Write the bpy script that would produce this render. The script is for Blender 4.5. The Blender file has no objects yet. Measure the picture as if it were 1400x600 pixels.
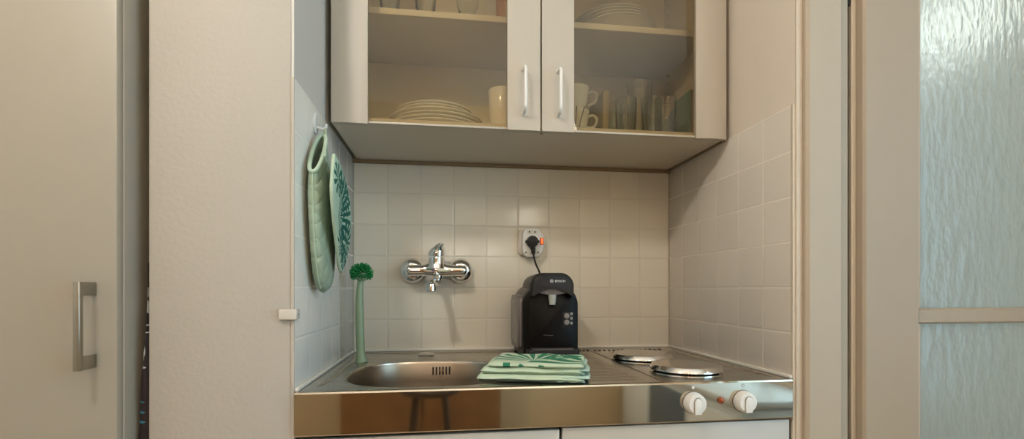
import bpy, bmesh, math, random
from mathutils import Vector, Matrix
random.seed(7)
PI = math.pi
C = bpy.context.scene.collection
sc = bpy.context.scene

# ------------------------------------------------------------------ node material helpers
class NT:
    def __init__(s, name):
        s.m = bpy.data.materials.new(name); s.m.use_nodes = True
        s.t = s.m.node_tree; s.b = s.t.nodes['Principled BSDF']; s.out = s.t.nodes['Material Output']
    def n(s, typ, **kw):
        nd = s.t.nodes.new(typ)
        for k, v in kw.items(): setattr(nd, k, v)
        return nd
    def l(s, a, b): s.t.links.new(a, b)
    def math(s, op, a, b=None, c=None):
        nd = s.n('ShaderNodeMath', operation=op)
        for i, v in enumerate((a, b, c)):
            if v is None: continue
            if isinstance(v, (int, float)): nd.inputs[i].default_value = v
            else: s.l(v, nd.inputs[i])
        return nd.outputs[0]
    def coord(s):
        return s.n('ShaderNodeNewGeometry').outputs['Position']
    def xyz(s, v=None):
        nd = s.n('ShaderNodeSeparateXYZ'); s.l(v or s.coord(), nd.inputs[0]); return nd.outputs
    def scale(s, v, sx, sy, sz):
        nd = s.n('ShaderNodeVectorMath', operation='MULTIPLY'); s.l(v, nd.inputs[0]); nd.inputs[1].default_value = (sx, sy, sz); return nd.outputs[0]
    def noise(s, v, scale, detail=3, rough=.5):
        nd = s.n('ShaderNodeTexNoise'); s.l(v, nd.inputs['Vector']); nd.inputs['Scale'].default_value = scale
        nd.inputs['Detail'].default_value = detail; nd.inputs['Roughness'].default_value = rough; return nd.outputs[0]
    def mix(s, f, a, b):
        nd = s.n('ShaderNodeMix', data_type='RGBA')
        if isinstance(f, (int, float)): nd.inputs[0].default_value = f
        else: s.l(f, nd.inputs[0])
        for i, v in ((6, a), (7, b)):
            if isinstance(v, tuple): nd.inputs[i].default_value = (*v, 1)
            else: s.l(v, nd.inputs[i])
        return nd.outputs[2]
    def bump(s, h, strength=.3, dist=.001, normal=None):
        nd = s.n('ShaderNodeBump'); s.l(h, nd.inputs['Height']); nd.inputs['Strength'].default_value = strength
        nd.inputs['Distance'].default_value = dist
        if normal: s.l(normal, nd.inputs['Normal'])
        s.l(nd.outputs[0], s.b.inputs['Normal']); return nd.outputs[0]
    def set(s, col=None, rough=None, metal=None, **kw):
        b = s.b
        if col is not None: b.inputs['Base Color'].default_value = (*col, 1)
        if rough is not None: b.inputs['Roughness'].default_value = rough
        if metal is not None: b.inputs['Metallic'].default_value = metal
        for k, v in kw.items(): b.inputs[k.replace('_', ' ')].default_value = v
        return s

def plain(name, col, rough=.5, metal=0, var=.05, nscale=20, bump=0, bscale=200, **kw):
    t = NT(name).set(col, rough, metal, **kw)
    c = t.coord()
    nz = t.noise(c, nscale, 3)
    t.l(t.mix(nz, tuple(x*(1-var) for x in col), tuple(min(1, x*(1+var)) for x in col)), t.b.inputs['Base Color'])
    if bump: t.bump(t.noise(c, bscale, 4), bump, .001)
    return t.m

def tiles(name, ax_a, step_a, off_a, step_z, off_z, col, grout):
    t = NT(name).set(col, .16)
    t.b.inputs['Specular IOR Level'].default_value = .5
    P = t.xyz()
    a = t.math('DIVIDE', t.math('SUBTRACT', P[ax_a], off_a), step_a)
    z = t.math('DIVIDE', t.math('SUBTRACT', P[2], off_z), step_z)
    fa = t.math('ABSOLUTE', t.math('SUBTRACT', t.math('FRACT', a), .5))
    fz = t.math('ABSOLUTE', t.math('SUBTRACT', t.math('FRACT', z), .5))
    m = t.math('MAXIMUM', fa, fz)                       # 0.5 on the joint
    g = t.n('ShaderNodeMapRange', interpolation_type='SMOOTHSTEP'); t.l(m, g.inputs[0])
    g.inputs[1].default_value = .482; g.inputs[2].default_value = .489
    # pillowed edge
    e = t.n('ShaderNodeMapRange', interpolation_type='SMOOTHSTEP'); t.l(m, e.inputs[0])
    e.inputs[1].default_value = .455; e.inputs[2].default_value = .492
    cell = t.n('ShaderNodeCombineXYZ'); t.l(t.math('FLOOR', a), cell.inputs[0]); t.l(t.math('FLOOR', z), cell.inputs[1])
    wn = t.n('ShaderNodeTexWhiteNoise', noise_dimensions='3D'); t.l(cell.outputs[0], wn.inputs['Vector'])
    colr = t.mix(wn.outputs['Value'], tuple(c*.955 for c in col), tuple(min(1, c*1.03) for c in col))
    t.l(t.mix(g.outputs[0], colr, grout), t.b.inputs['Base Color'])
    r = t.n('ShaderNodeMapRange'); t.l(g.outputs[0], r.inputs[0]); r.inputs[3].default_value = .17; r.inputs[4].default_value = .7
    t.l(r.outputs[0], t.b.inputs['Roughness'])
    # per-tile tilt + waviness
    tilt = t.n('ShaderNodeVectorMath', operation='SUBTRACT'); t.l(wn.outputs['Color'], tilt.inputs[0]); tilt.inputs[1].default_value = (.5, .5, .5)
    ts = t.n('ShaderNodeVectorMath', operation='SCALE'); t.l(tilt.outputs[0], ts.inputs[0]); ts.inputs['Scale'].default_value = .02
    geo = t.n('ShaderNodeNewGeometry')
    ad = t.n('ShaderNodeVectorMath', operation='ADD'); t.l(ts.outputs[0], ad.inputs[0]); t.l(geo.outputs['Normal'], ad.inputs[1])
    nm = t.n('ShaderNodeVectorMath', operation='NORMALIZE'); t.l(ad.outputs[0], nm.inputs[0])
    h = t.math('ADD', t.math('MULTIPLY', t.math('SUBTRACT', 1.0, e.outputs[0]), 1.0), t.math('MULTIPLY', t.noise(t.coord(), 14, 2), .6))
    t.bump(h, .42, .0013, nm.outputs[0])
    return t.m

def steel(name, col, rough, streak_axis, wav=.15):
    t = NT(name).set(col, rough, 1.0)
    sc_ = {0: (3, 300, 300), 1: (300, 3, 300)}[streak_axis]
    v = t.scale(t.coord(), *sc_)
    br = t.noise(v, 1.0, 3)
    r = t.n('ShaderNodeMapRange'); t.l(br, r.inputs[0]); r.inputs[3].default_value = rough*.94; r.inputs[4].default_value = rough*1.06
    t.l(r.outputs[0], t.b.inputs['Roughness'])
    h = t.noise(t.coord(), 7, 1)
    t.bump(h, wav, .004)
    return t.m

def fans(name, base, dark, centers, axes, nleaf=16, extra=None, rough=.9):
    """woven cloth printed with palm fans; axes picks the two world axes of the print"""
    t = NT(name).set(base, rough)
    P = t.xyz(); acc = None
    for (cu, cv, R, a0, a1, n) in centers:
        du = t.math('SUBTRACT', P[axes[0]], cu); dv = t.math('SUBTRACT', P[axes[1]], cv)
        r = t.math('SQRT', t.math('ADD', t.math('MULTIPLY', du, du), t.math('MULTIPLY', dv, dv)))
        an = t.math('ARCTAN2', dv, du)
        w = t.math('COSINE', t.math('MULTIPLY', an, n))
        rr = t.math('DIVIDE', r, R)
        thr = t.math('ADD', t.math('MULTIPLY', t.math('ABSOLUTE', t.math('SUBTRACT', rr, .5)), 1.3), -.35)
        leaf = t.math('GREATER_THAN', w, thr)
        ins = t.math('LESS_THAN', rr, 1.0)
        s1 = t.math('GREATER_THAN', an, a0); s2 = t.math('LESS_THAN', an, a1)
        f = t.math('MULTIPLY', t.math('MULTIPLY', leaf, ins), t.math('MULTIPLY', s1, s2))
        acc = f if acc is None else t.math('MAXIMUM', acc, f)
    t.l(t.mix(acc, base, dark), t.b.inputs['Base Color'])
    t.bump(t.noise(t.coord(), 900, 2), .4, .0006)
    return t.m

M = {}
M['plaster'] = plain('cream_plaster', (.44, .395, .335), .85, bump=.8, bscale=110, var=.03, nscale=6)
M['paint'] = plain('smooth_cream_paint', (.70, .64, .57), .7, bump=.1, bscale=60, var=.02)
M['ceil'] = plain('white_ceiling_paint', (.8, .76, .7), .9, bump=.1)
M['floorwood'] = plain('pale_wood_floor', (.50, .39, .27), .45, var=.15, nscale=4)
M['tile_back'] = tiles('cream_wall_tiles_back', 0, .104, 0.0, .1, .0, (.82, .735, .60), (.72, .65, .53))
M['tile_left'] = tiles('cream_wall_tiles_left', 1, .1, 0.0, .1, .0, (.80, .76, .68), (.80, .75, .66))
M['tile_right'] = tiles('cream_wall_tiles_right', 1, .1, 0.0, .1, .0, (.70, .635, .55), (.78, .70, .59))  # same tile as the left wall; its weaker light is darkened into the colour
M['silicone'] = plain('white_silicone', (.78, .72, .62), .4)
M['cab'] = plain('cream_lacquer', (.47, .415, .34), .35, bump=.05, bscale=40, var=.015)
M['cabin'] = plain('cream_melamine', (.62, .55, .43), .45, var=.02)
M['basewhite'] = plain('white_laminate', (.50, .465, .40), .35, var=.02)
M['ward'] = plain('beige_laminate', (.33, .288, .225), .45, bump=.05, bscale=50, var=.02)
M['frame'] = plain('cream_gloss_frame', (.44, .37, .28), .6, var=.02, bump=.04, bscale=30)
M['frame_warm'] = plain('cream_worn_frame', (.60, .50, .385), .45, var=.05)
M['doorp'] = plain('beige_gloss_door', (.37, .30, .22), .6, var=.02, bump=.04, bscale=30)
M['chip'] = plain('raw_brown_board', (.24, .155, .08), .8, var=.2, nscale=60)
M['dark'] = plain('dark_void', (.02, .014, .01), .8)
M['steel'] = steel('brushed_steel_top', (.52, .475, .41), .27, 0, .03)
M['steelbowl'] = steel('brushed_steel_bowl', (.31, .255, .195), .33, 0, .04)  # darker than the worktop steel; the brown reflection is put into the colour
M['steelfront'] = steel('polished_steel_front', (.60, .53, .42), .045, 0, .035)
M['chrome'] = plain('chrome', (.82, .81, .79), .06, 1.0, var=.01)
M['lid'] = steel('brushed_lid', (.66, .62, .56), .22, 0, .05)
M['lidrim'] = plain('polished_lid_rim', (.75, .71, .65), .12, 1.0, var=.01)
M['hot'] = plain('black_iron', (.015, .013, .012), .5)
M['nickel'] = plain('brushed_nickel', (.36, .33, .27), .34, 1.0, var=.05, nscale=60)
M['knob'] = plain('white_plastic', (.80, .77, .72), .3, var=.01)
M['knobgrey'] = plain('grey_line', (.25, .23, .21), .5)
M['plast'] = plain('offwhite_plastic', (.72, .66, .56), .35, var=.01)
M['black'] = plain('black_gloss_plastic', (.005, .004, .003), .32, var=.02, Specular_IOR_Level=.12)
M['blackm'] = plain('black_matt_plastic', (.017, .014, .012), .45, var=.05, Specular_IOR_Level=.25)
M['silverp'] = plain('smoky_tank_plastic', (.13, .11, .105), .3, .3, var=.03)
M['silverp2'] = plain('grey_plastic', (.22, .195, .185), .3, .3, var=.03)
M['print_w'] = plain('white_print', (.75, .72, .68), .5)
M['porc'] = plain('white_porcelain', (.74, .72, .68), .15, var=.01)
M['green'] = plain('bright_green_bristle', (.012, .235, .06), .5, var=.3, nscale=200)
M['mint'] = plain('mint_plastic', (.27, .36, .22), .4, var=.03)
M['boxgreen'] = plain('green_tin', (.06, .16, .075), .4, var=.2)
M['boxbrown'] = plain('brown_edge', (.16, .09, .05), .6, var=.2)
M['olive'] = plain('olive_board', (.30, .24, .12), .6, var=.1)
M['wood'] = plain('brown_wood', (.26, .13, .055), .35, var=.3, nscale=6)
M['darkwood'] = plain('dark_brown_wood', (.05, .028, .018), .4, var=.3, nscale=8)
M['orange'] = plain('orange_liquid', (.95, .36, .01), .2, Emission_Strength=0)

def glass(name, col, rough=.0, ior=1.45, thin=False):
    t = NT(name).set(col, rough)
    t.b.inputs['Transmission Weight'].default_value = 1; t.b.inputs['IOR'].default_value = ior
    t.bump(t.noise(t.coord(), 30, 1), .02, .001)
    return t.m
M['glass'] = glass('clear_glass', (.93, .96, .96))
M['glassblue'] = glass('pale_blue_glass', (.80, .90, .94))
def schlick(t):
    lw = t.n('ShaderNodeLayerWeight'); lw.inputs[0].default_value = .5
    return t.math('ADD', t.math('MULTIPLY', t.math('POWER', lw.outputs['Facing'], 5.0), .95), .045)
def pane_glass():
    # window-thickness glass: straight-through transparency plus fresnel reflection
    t = NT('smoked_cabinet_glass')
    tr = t.n('ShaderNodeBsdfTransparent'); tr.inputs[0].default_value = (.84, .79, .68, 1)
    gl = t.n('ShaderNodeBsdfGlossy'); gl.inputs['Roughness'].default_value = .01; gl.inputs[0].default_value = (1, 1, 1, 1)
    mx = t.n('ShaderNodeMixShader'); t.l(schlick(t), mx.inputs[0]); t.l(tr.outputs[0], mx.inputs[1]); t.l(gl.outputs[0], mx.inputs[2])
    t.l(mx.outputs[0], t.out.inputs[0]); return t.m
M['pane'] = pane_glass()
def window_glass():
    t = NT('window_glass')
    tr = t.n('ShaderNodeBsdfTransparent'); tr.inputs[0].default_value = (.95, .97, .97, 1)
    gl = t.n('ShaderNodeBsdfGlossy'); gl.inputs['Roughness'].default_value = .02
    mx = t.n('ShaderNodeMixShader'); t.l(schlick(t), mx.inputs[0]); t.l(tr.outputs[0], mx.inputs[1]); t.l(gl.outputs[0], mx.inputs[2])
    t.l(mx.outputs[0], t.out.inputs[0]); return t.m
M['winglass'] = window_glass()
def rippled():
    t = NT('rippled_door_glass').set((.76, .79, .72), .28)
    t.b.inputs['Transmission Weight'].default_value = .8; t.b.inputs['IOR'].default_value = 1.45
    v = t.scale(t.coord(), 1.0, 1.0, .45)
    n1 = t.noise(v, 55, 2, .45)
    t.bump(n1, .6, .006); return t.m
M['ripple'] = rippled()

def cloth(name, col, quilt=None):
    t = NT(name).set(col, .9)
    nz = t.noise(t.coord(), 35, 3)
    t.l(t.mix(nz, tuple(c*.9 for c in col), tuple(c*1.08 for c in col)), t.b.inputs['Base Color'])
    h = t.math('MULTIPLY', t.noise(t.coord(), 700, 2), .15)
    if quilt:
        P = t.xyz()
        a = t.math('ADD', P[1], P[2]); b = t.math('SUBTRACT', P[1], P[2])
        s = 1
        ha = t.math('POWER', t.math('ABSOLUTE', t.math('SINE', t.math('MULTIPLY', a, PI/quilt))), .5)
        hb = t.math('POWER', t.math('ABSOLUTE', t.math('SINE', t.math('MULTIPLY', b, PI/quilt))), .5)
        h = t.math('ADD', h, t.math('MULTIPLY', t.math('MINIMUM', ha, hb), 2.0))
        t.bump(h, .4, .003)
    else: t.bump(h, .5, .002)
    return t.m
M['mintcloth'] = cloth('mint_towel_cloth', (.50, .59, .43))
M['mintcloth2'] = cloth('mint_towel_cloth_blueish', (.42, .57, .48))
M['quilt'] = cloth('quilted_mint_cotton', (.33, .41, .30), .042)
M['binding'] = cloth('mint_binding', (.42, .52, .39))
M['towelprint'] = fans('palm_printed_cotton', (.52, .60, .44), (.010, .15, .075),
    [(.478, -.52, .115, .05, 3.1, 22), (.405, -.60, .055, .2, 2.9, 9), (.60, -.60, .15, 1.0, 2.9, 14), (.47, -.60, .03, .3, 2.8, 6), (.56, -.42, .07, -3.1, 3.1, 12)], (0, 1))
M['holderprint'] = fans('palm_printed_pot_holder', (.38, .52, .40), (.006, .10, .07),
    [(-.545, .345, .115, -.9, 1.3, 30), (-.500, .395, .050, -2.2, 2.9, 13), (-.455, .300, .050, -2.6, 2.9, 13), (-.500, .290, .040, -2.9, 2.9, 11), (-.545, .42, .035, -3, 3, 9), (-.465, .258, .028, -3, 3, 8)], (1, 2))
def leafcloth():
    t = NT('brown_leaf_cloth').set((.018, .008, .007), .9)
    P = t.xyz()
    def ell(cx, cz, rx, rz, sl=0):
        cx += .0028
        dz = t.math('SUBTRACT', P[2], cz)
        dx = t.math('SUBTRACT', t.math('SUBTRACT', P[0], cx), t.math('MULTIPLY', dz, sl))
        a = t.math('POWER', t.math('DIVIDE', t.math('ABSOLUTE', dx), rx), 1.5); b = t.math('POWER', t.math('DIVIDE', t.math('ABSOLUTE', dz), rz), 1.5)
        return t.math('LESS_THAN', t.math('ADD', a, b), 1.0)
    acc = None
    for e in ((-.2620, .190, .0035, .010, .15), (-.2625, .165, .0035, .014, -.1), (-.2680, .078, .0033, .014, .12), (-.2680, .052, .0045, .0022, 0), (-.266, .130, .02, .0014, 0), (-.266, .1165, .02, .0012, 0), (-.266, -.16, .004, .016, .2), (-.268, -.30, .004, .016, -.2), (-.27, -.44, .005, .02, .2)):
        f = ell(*e); acc = f if acc is None else t.math('MAXIMUM', acc, f)
    c1 = t.mix(acc, (.018, .008, .007), (.42, .42, .38))
    blue = None
    for e in ((-.276, -.012, .010, .0022, .3), (-.276, -.031, .010, .0028, .3), (-.276, -.049, .010, .0028, .3)):
        f = ell(*e); blue = f if blue is None else t.math('MAXIMUM', blue, f)
    t.l(t.mix(blue, c1, (.03, .18, .25)), t.b.inputs['Base Color']); return t.m
M['leafcloth'] = leafcloth()
def emis(name, col, st):
    t = NT(name).set(col, .4); t.b.inputs['Emission Color'].default_value = (*col, 1); t.b.inputs['Emission Strength'].default_value = st; return t.m
M['redlit'] = emis('lit_red_switch', (1.0, .09, .02), 2.2)
M['orangeind'] = plain('orange_indicator', (.22, .06, .02), .25, var=.1)
M['lamp'] = emis('lit_lamp_glass', (1.0, .95, .87), 220)
M['ledgrey'] = plain('nozzle_grey', (.42, .42, .36), .3)

# ------------------------------------------------------------------ object helpers
WL = {}
def wloc(o): return WL.get(o.name, Vector((0, 0, 0)))
def obj(name, bm, mat, parent=None, smooth=35, loc=None):
    bmesh.ops.recalc_face_normals(bm, faces=bm.faces)
    me = bpy.data.meshes.new(name)
    if parent is not None: base = Vector(wloc(parent))
    elif loc is not None: base = Vector(loc)
    else:
        xs = [v.co for v in bm.verts]
        base = Vector((sum(v.x for v in xs)/len(xs), sum(v.y for v in xs)/len(xs), min(v.z for v in xs)))
    for v in bm.verts: v.co -= base
    bm.to_mesh(me); bm.free()
    mats = mat if isinstance(mat, (list, tuple)) else [mat]
    for m in mats: me.materials.append(m)
    me.polygons.foreach_set('use_smooth', [True]*len(me.polygons))
    me.set_sharp_from_angle(angle=math.radians(smooth))
    o = bpy.data.objects.new(name, me); C.objects.link(o)
    if parent is not None: o.parent = parent; WL[o.name] = base
    else: o.location = base; WL[o.name] = base
    return o
def thing(name, label, cat, loc, group=None):
    o = bpy.data.objects.new(name, None); o.empty_display_size = .05; C.objects.link(o)
    o.location = loc; WL[o.name] = Vector(loc)
    return tag(o, label, cat, group)
def tag(o, label, cat, group=None):
    o['label'] = label; o['category'] = cat
    if group: o['group'] = group
    return o
def struct(name, bm, m, parent=None, smooth=35):
    o = obj(name, bm, m, parent, smooth)
    if parent is None: o['kind'] = 'structure'
    return o
def dup(root, delta, label, group=None):
    r = root.copy(); C.objects.link(r); r.location = root.location + Vector(delta); r['label'] = label
    if group: r['group'] = group
    WL[r.name] = Vector(r.location)
    for ch in list(root.children):
        c = ch.copy(); C.objects.link(c); c.parent = r
        for g in ch.children:
            d = g.copy(); C.objects.link(d); d.parent = c
    return r

def box(bm, x0, x1, y0, y1, z0, z1, bev=0, seg=2, mi=0):
    vs = [bm.verts.new((x, y, z)) for x in (x0, x1) for y in (y0, y1) for z in (z0, z1)]
    idx = [(0, 1, 3, 2), (4, 6, 7, 5), (0, 4, 5, 1), (2, 3, 7, 6), (0, 2, 6, 4), (1, 5, 7, 3)]
    fs = [bm.faces.new([vs[i] for i in f]) for f in idx]
    for f in fs: f.material_index = mi
    if bev:
        es = list({e for f in fs for e in f.edges})
        bmesh.ops.bevel(bm, geom=es, offset=bev, segments=seg, affect='EDGES', profile=.5)
    return bm
def B(*a, **k): return box(bmesh.new(), *a, **k)
def loft(bm, rings, closed=True, cap0=True, cap1=True, mi=0):
    R = [[bm.verts.new(p) for p in r] for r in rings]
    n = len(rings[0])
    for a, b in zip(R, R[1:]):
        for i in range(n if closed else n-1):
            j = (i+1) % n
            f = bm.faces.new((a[i], a[j], b[j], b[i])); f.material_index = mi
    if cap0: bm.faces.new(R[0][::-1]).material_index = mi
    if cap1: bm.faces.new(R[-1]).material_index = mi
    return bm
def lathe(bm, prof, origin, axis='Z', n=32, cap0=True, cap1=True, mi=0):
    o = Vector(origin)
    rings = []
    for r, h in prof:
        ring = []
        for i in range(n):
            a = 2*PI*i/n; c, s = r*math.cos(a), r*math.sin(a)
            p = {'Z': (c, s, h), 'Y': (c, h, s), 'X': (h, c, s)}[axis]
            ring.append(o + Vector(p))
        rings.append(ring)
    return loft(bm, rings, True, cap0, cap1, mi)
def tube(bm, pts, rad, n=12, mi=0):
    pts = [Vector(p) for p in pts]
    if not isinstance(rad, (list, tuple)): rad = [rad]*len(pts)
    rings = []; prev = None
    for i, p in enumerate(pts):
        t = (pts[min(i+1, len(pts)-1)] - pts[max(i-1, 0)]).normalized()
        if prev is None:
            u = t.orthogonal().normalized()
        else:
            u = (prev - t*prev.dot(t)).normalized()
        prev = u; v = t.cross(u)
        rings.append([p + u*rad[i]*math.cos(2*PI*k/n) + v*rad[i]*math.sin(2*PI*k/n) for k in range(n)])
    return loft(bm, rings, True, True, True, mi)
def spline(pts, n=10):
    """Catmull-Rom"""
    P = [Vector(p) for p in pts]; P = [P[0]*2-P[1]] + P + [P[-1]*2-P[-2]]
    out = []
    for i in range(1, len(P)-2):
        for k in range(n):
            t = k/n
            out.append(.5*((2*P[i]) + (P[i+1]-P[i-1])*t + (2*P[i-1]-5*P[i]+4*P[i+1]-P[i+2])*t*t + (3*P[i]-P[i-1]-3*P[i+1]+P[i+2])*t**3))
    out.append(P[-2]); return out
def prism(bm, pts, axis, h0, h1, bev=0, seg=2, mi=0):
    """outline pts (2D) extruded along axis from h0 to h1"""
    def mk(p, h): return {'Y': (p[0], h, p[1]), 'Z': (p[0], p[1], h), 'X': (h, p[0], p[1])}[axis]
    a = [bm.verts.new(mk(p, h0)) for p in pts]; b = [bm.verts.new(mk(p, h1)) for p in pts]
    n = len(pts); caps = [bm.faces.new(a[::-1]), bm.faces.new(b)]; fs = list(caps)
    for i in range(n): fs.append(bm.faces.new((a[i], a[(i+1) % n], b[(i+1) % n], b[i])))
    for f in fs: f.material_index = mi
    if bev:
        es = list({e for f in caps for e in f.edges})
        bmesh.ops.bevel(bm, geom=es, offset=bev, segments=seg, affect='EDGES', profile=.5)
    return bm
def rrect(cx, cy, w, h, r, n=6):
    pts = []
    for (sx, sy, a0) in ((1, 1, 0), (-1, 1, PI/2), (-1, -1, PI), (1, -1, 1.5*PI)):
        for k in range(n+1):
            a = a0 + PI/2*k/n
            pts.append((cx+sx*(w/2-r)+r*math.cos(a), cy+sy*(h/2-r)+r*math.sin(a)))
    return pts

W = 1.04; FL = -.9; CE = 1.75
# ------------------------------------------------------------------ the setting
struct('floor', B(-1.4, 2.9, -3.3, .6, FL-.1, FL), M['floorwood'])
struct('ceiling', B(-1.4, 2.9, -3.3, .6, CE, CE+.1), M['ceil'])
wb = struct('wall_back', B(-1.4, 1.19, .006, .12, FL, CE), M['paint'])
obj('tiled_splashback', B(0, W, 0, .0065, -.01, .603, bev=.0015), M['tile_back'], wb)
wl = struct('wall_left', B(-.256, -.006, -.6, .0, FL, CE, bev=.004), M['plaster'])
obj('tiled_side_panel', B(-.0062, 0, -.598, .001, -.01, .600, bev=.001), M['tile_left'], wl)
obj('edge_bead', B(-.0065, -.0003, -.6012, -.59, FL, .601, bev=.0006), M['plaster'], wl)
obj('window_lit_side', B(-.0062, -.0015, -.598, .001, .6005, CE-.001), plain('window_lit_alcove', (.64, .60, .54), .7, var=.01, bump=.1, bscale=90), wl)  # same wall, painted paler; the window light is put into its colour
wr = struct('wall_right', B(W+.006, 1.150, -.6, .006, FL, CE, bev=.003), plain('side_lit_right_wall', (.70, .61, .50), .8, var=.02, bump=.2, bscale=90))  # paler than the left plaster; side light is put into this colour
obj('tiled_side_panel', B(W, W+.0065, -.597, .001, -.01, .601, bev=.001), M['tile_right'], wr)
obj('edge_bead', B(W-.0003, W+.0075, -.6012, -.594, FL, .603, bev=.0006), M['frame_warm'], wr)
# silicone joint round the countertop
bm = bmesh.new()
box(bm, 0, W, -.008, 0, .0, .0075, bev=.002); box(bm, 0, .007, -.6, -.004, .0, .0075, bev=.002); box(bm, W-.007, W, -.6, -.004, .0, .0075, bev=.002)
struct('trim_1', bm, M['silicone'])
# architrave of the glazed door
bm = bmesh.new()
prism(bm, [(1.061, -.5995), (1.061, -.612), (1.067, -.618), (1.142, -.618), (1.150, -.610), (1.172, -.602), (1.172, -.575), (1.151, -.575), (1.151, -.5995)], 'Z', FL, CE)
struct('trim_2', bm, M['frame'])
struct('trim_3', B(1.0455, 1.0610, -.6045, -.6, FL, CE, bev=.002), M['frame_warm'])
struct('gap_shade', B(1.152, 1.178, -.574, -.50, FL, CE), M['dark'])  # dark strip standing in for the shade deep in the door gap
bm = bmesh.new()   # hinge pin seen in the gap
lathe(bm, [(.0035, .83), (.0045, .835), (.0045, .95), (.0035, .955)], (1.1775, -.598, 0), 'Z', 12)
dg = struct('door_1', prism(bmesh.new(), [(1.183, -.585), (1.183, -.600), (1.194, -.600), (1.194, -.618), (1.199, -.623), (1.329, -.623), (1.333, -.615), (1.333, -.585)], 'Z', FL+.005, 1.15), M['doorp'])
obj('hinge', bm, M['dark'], dg)
obj('lower_edge', B(1.1825, 1.1935, -.6015, -.5995, FL+.005, 1.15, bev=.001), M['frame_warm'], dg)
obj('stile', B(1.90, 2.04, -.623, -.585, FL+.005, 1.15, bev=.003), M['doorp'], dg)
obj('top_rail', B(1.333, 1.90, -.623, -.585, 1.00, 1.15, bev=.003), M['doorp'], dg)
obj('bottom_rail', B(1.333, 1.90, -.623, -.585, FL+.005, -.60, bev=.003), M['doorp'], dg)
bm = bmesh.new()
prism(bm, [(-.620, .1225), (-.616, .1185), (-.590, .1185), (-.590, .1535), (-.612, .1535), (-.620, .1475)], 'X', 1.3325, 1.9005)
obj('glazing_bar', bm, M['doorp'], dg)
bm = bmesh.new(); box(bm, 1.3285, 1.3355, -.6225, -.60, .154, 1.0, bev=.002); box(bm, 1.3285, 1.3355, -.6225, -.60, -.6, .118, bev=.002)
obj('glazing_bead', bm, M['frame'], dg)
obj('glass_pane', B(1.332, 1.90, -.606, -.601, .15, 1.0), M['ripple'], dg)
obj('glass_pane', B(1.332, 1.90, -.606, -.601, -.6, .12), M['ripple'], dg)
struct('wall_door', box(box(bmesh.new(), 2.05, 2.75, -.6, -.5, FL, CE), 1.18, 2.05, -.6, -.5, 1.16, CE), M['plaster'])
# the hallway behind the glazed door
hb = bmesh.new(); box(hb, 1.19, 2.9, .6, .7, FL, CE); box(hb, 2.8, 2.9, -.5, .6, FL, CE)
struct('wall_hallway', hb, M['paint'])
# the room behind the camera
WX = 2.08
rw = bmesh.new(); ZA, ZC, YA, YC = -.30, 1.45, -3.15, -1.25
box(rw, WX, WX+.12, -3.3, YA, FL, CE); box(rw, WX, WX+.12, YC, -.5, FL, CE)
box(rw, WX, WX+.12, YA, YC, ZC, CE); box(rw, WX, WX+.12, YA, YC, FL, ZA)
struct('wall_room_right', rw, M['paint'])
struct('wall_rear', B(-1.5, 2.6, -3.42, -3.3, FL, CE), plain('ochre_wall_paint', (.66, .54, .37), .8, var=.03))
struct('wall_far_left', B(-1.52, -1.4, -3.3, .6, FL, CE), M['paint'])
wf = bmesh.new()
for a in ((YA, YA+.05), (YC-.05, YC), (-2.23, -2.17)): box(wf, WX+.02, WX+.08, a[0], a[1], ZA, ZC)
box(wf, WX+.02, WX+.08, YA+.05, YC-.05, ZA, ZA+.05); box(wf, WX+.02, WX+.08, YA+.05, YC-.05, ZC-.05, ZC)
wi = struct('window_1', wf, M['frame'])
obj('glass_pane', B(WX+.045, WX+.05, YA+.05, YC-.05, ZA+.05, ZC-.05), M['winglass'], wi)
t = thing('reflection_chest', 'pale blue grey chest added unseen under the window, for its bluish reflection', 'chest', (1.9, -2.5, FL))  # unseen piece added so the steel front mirrors something pale blue
obj('body', B(1.62, 2.07, -3.20, -1.70, FL+.02, -.36, bev=.01), plain('pale_blue_lacquer', (.66, .76, .82), .4), t)
obj('lid', B(1.60, 2.075, -3.21, -1.69, -.355, -.32, bev=.01), plain('white_blue_lid', (.6, .66, .70), .4), t)
for k in range(3): obj('drawer', B(1.605, 1.62, -3.17+k*.49, -2.72+k*.49, FL+.08, -.40, bev=.004), plain('dark_blue_front' if k == 1 else 'light_blue_front', (.10, .14, .19) if k == 1 else (.72, .81, .88), .4), t)
# cupboard and stool added out of view, for their reflections in the steel
t = thing('reflection_cupboard', 'tall brown wooden cupboard added unseen at the rear wall, for its brown reflection', 'cupboard', (.2, -3.1, FL))
obj('body', B(-.40, .66, -3.29, -2.95, FL, 1.1, bev=.01), M['wood'], t)
obj('door', B(-.385, .125, -2.95, -2.93, FL+.03, 1.07, bev=.006), M['wood'], t)
obj('door', B(.135, .645, -2.95, -2.93, FL+.03, 1.07, bev=.006), M['wood'], t)
t = thing('stool', 'dark round-seated wooden stool added unseen behind the camera, for its dark reflection', 'stool', (.20, -2.45, FL))
obj('seat', lathe(bmesh.new(), [(.10, -.03), (.16, -.03), (.17, -.015), (.17, .0), (.16, .01)], (.20, -2.45, -.36)), M['darkwood'], t)
for k in range(4):
    a = PI/4+k*PI/2
    obj('leg', tube(bmesh.new(), [(.20+.11*math.cos(a), -2.45+.11*math.sin(a), -.39), (.20+.17*math.cos(a), -2.45+.17*math.sin(a), FL)], .018), M['darkwood'], t)
t = thing('ceiling_lamp', 'round glowing glass ceiling lamp above the kitchenette room', 'lamp', (-.30, -1.60, CE))
obj('lamp_shade', lathe(bmesh.new(), [(.02, -.075), (.05, -.065), (.073, -.03), (.078, .0), (.065, .035), (.02, .055)], (-.30, -1.60, 1.44)), M['lamp'], t)
obj('cable', tube(bmesh.new(), [(-.30, -1.6, 1.49), (-.30, -1.6, CE-.04)], .004, 8), M['knob'], t)
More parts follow.
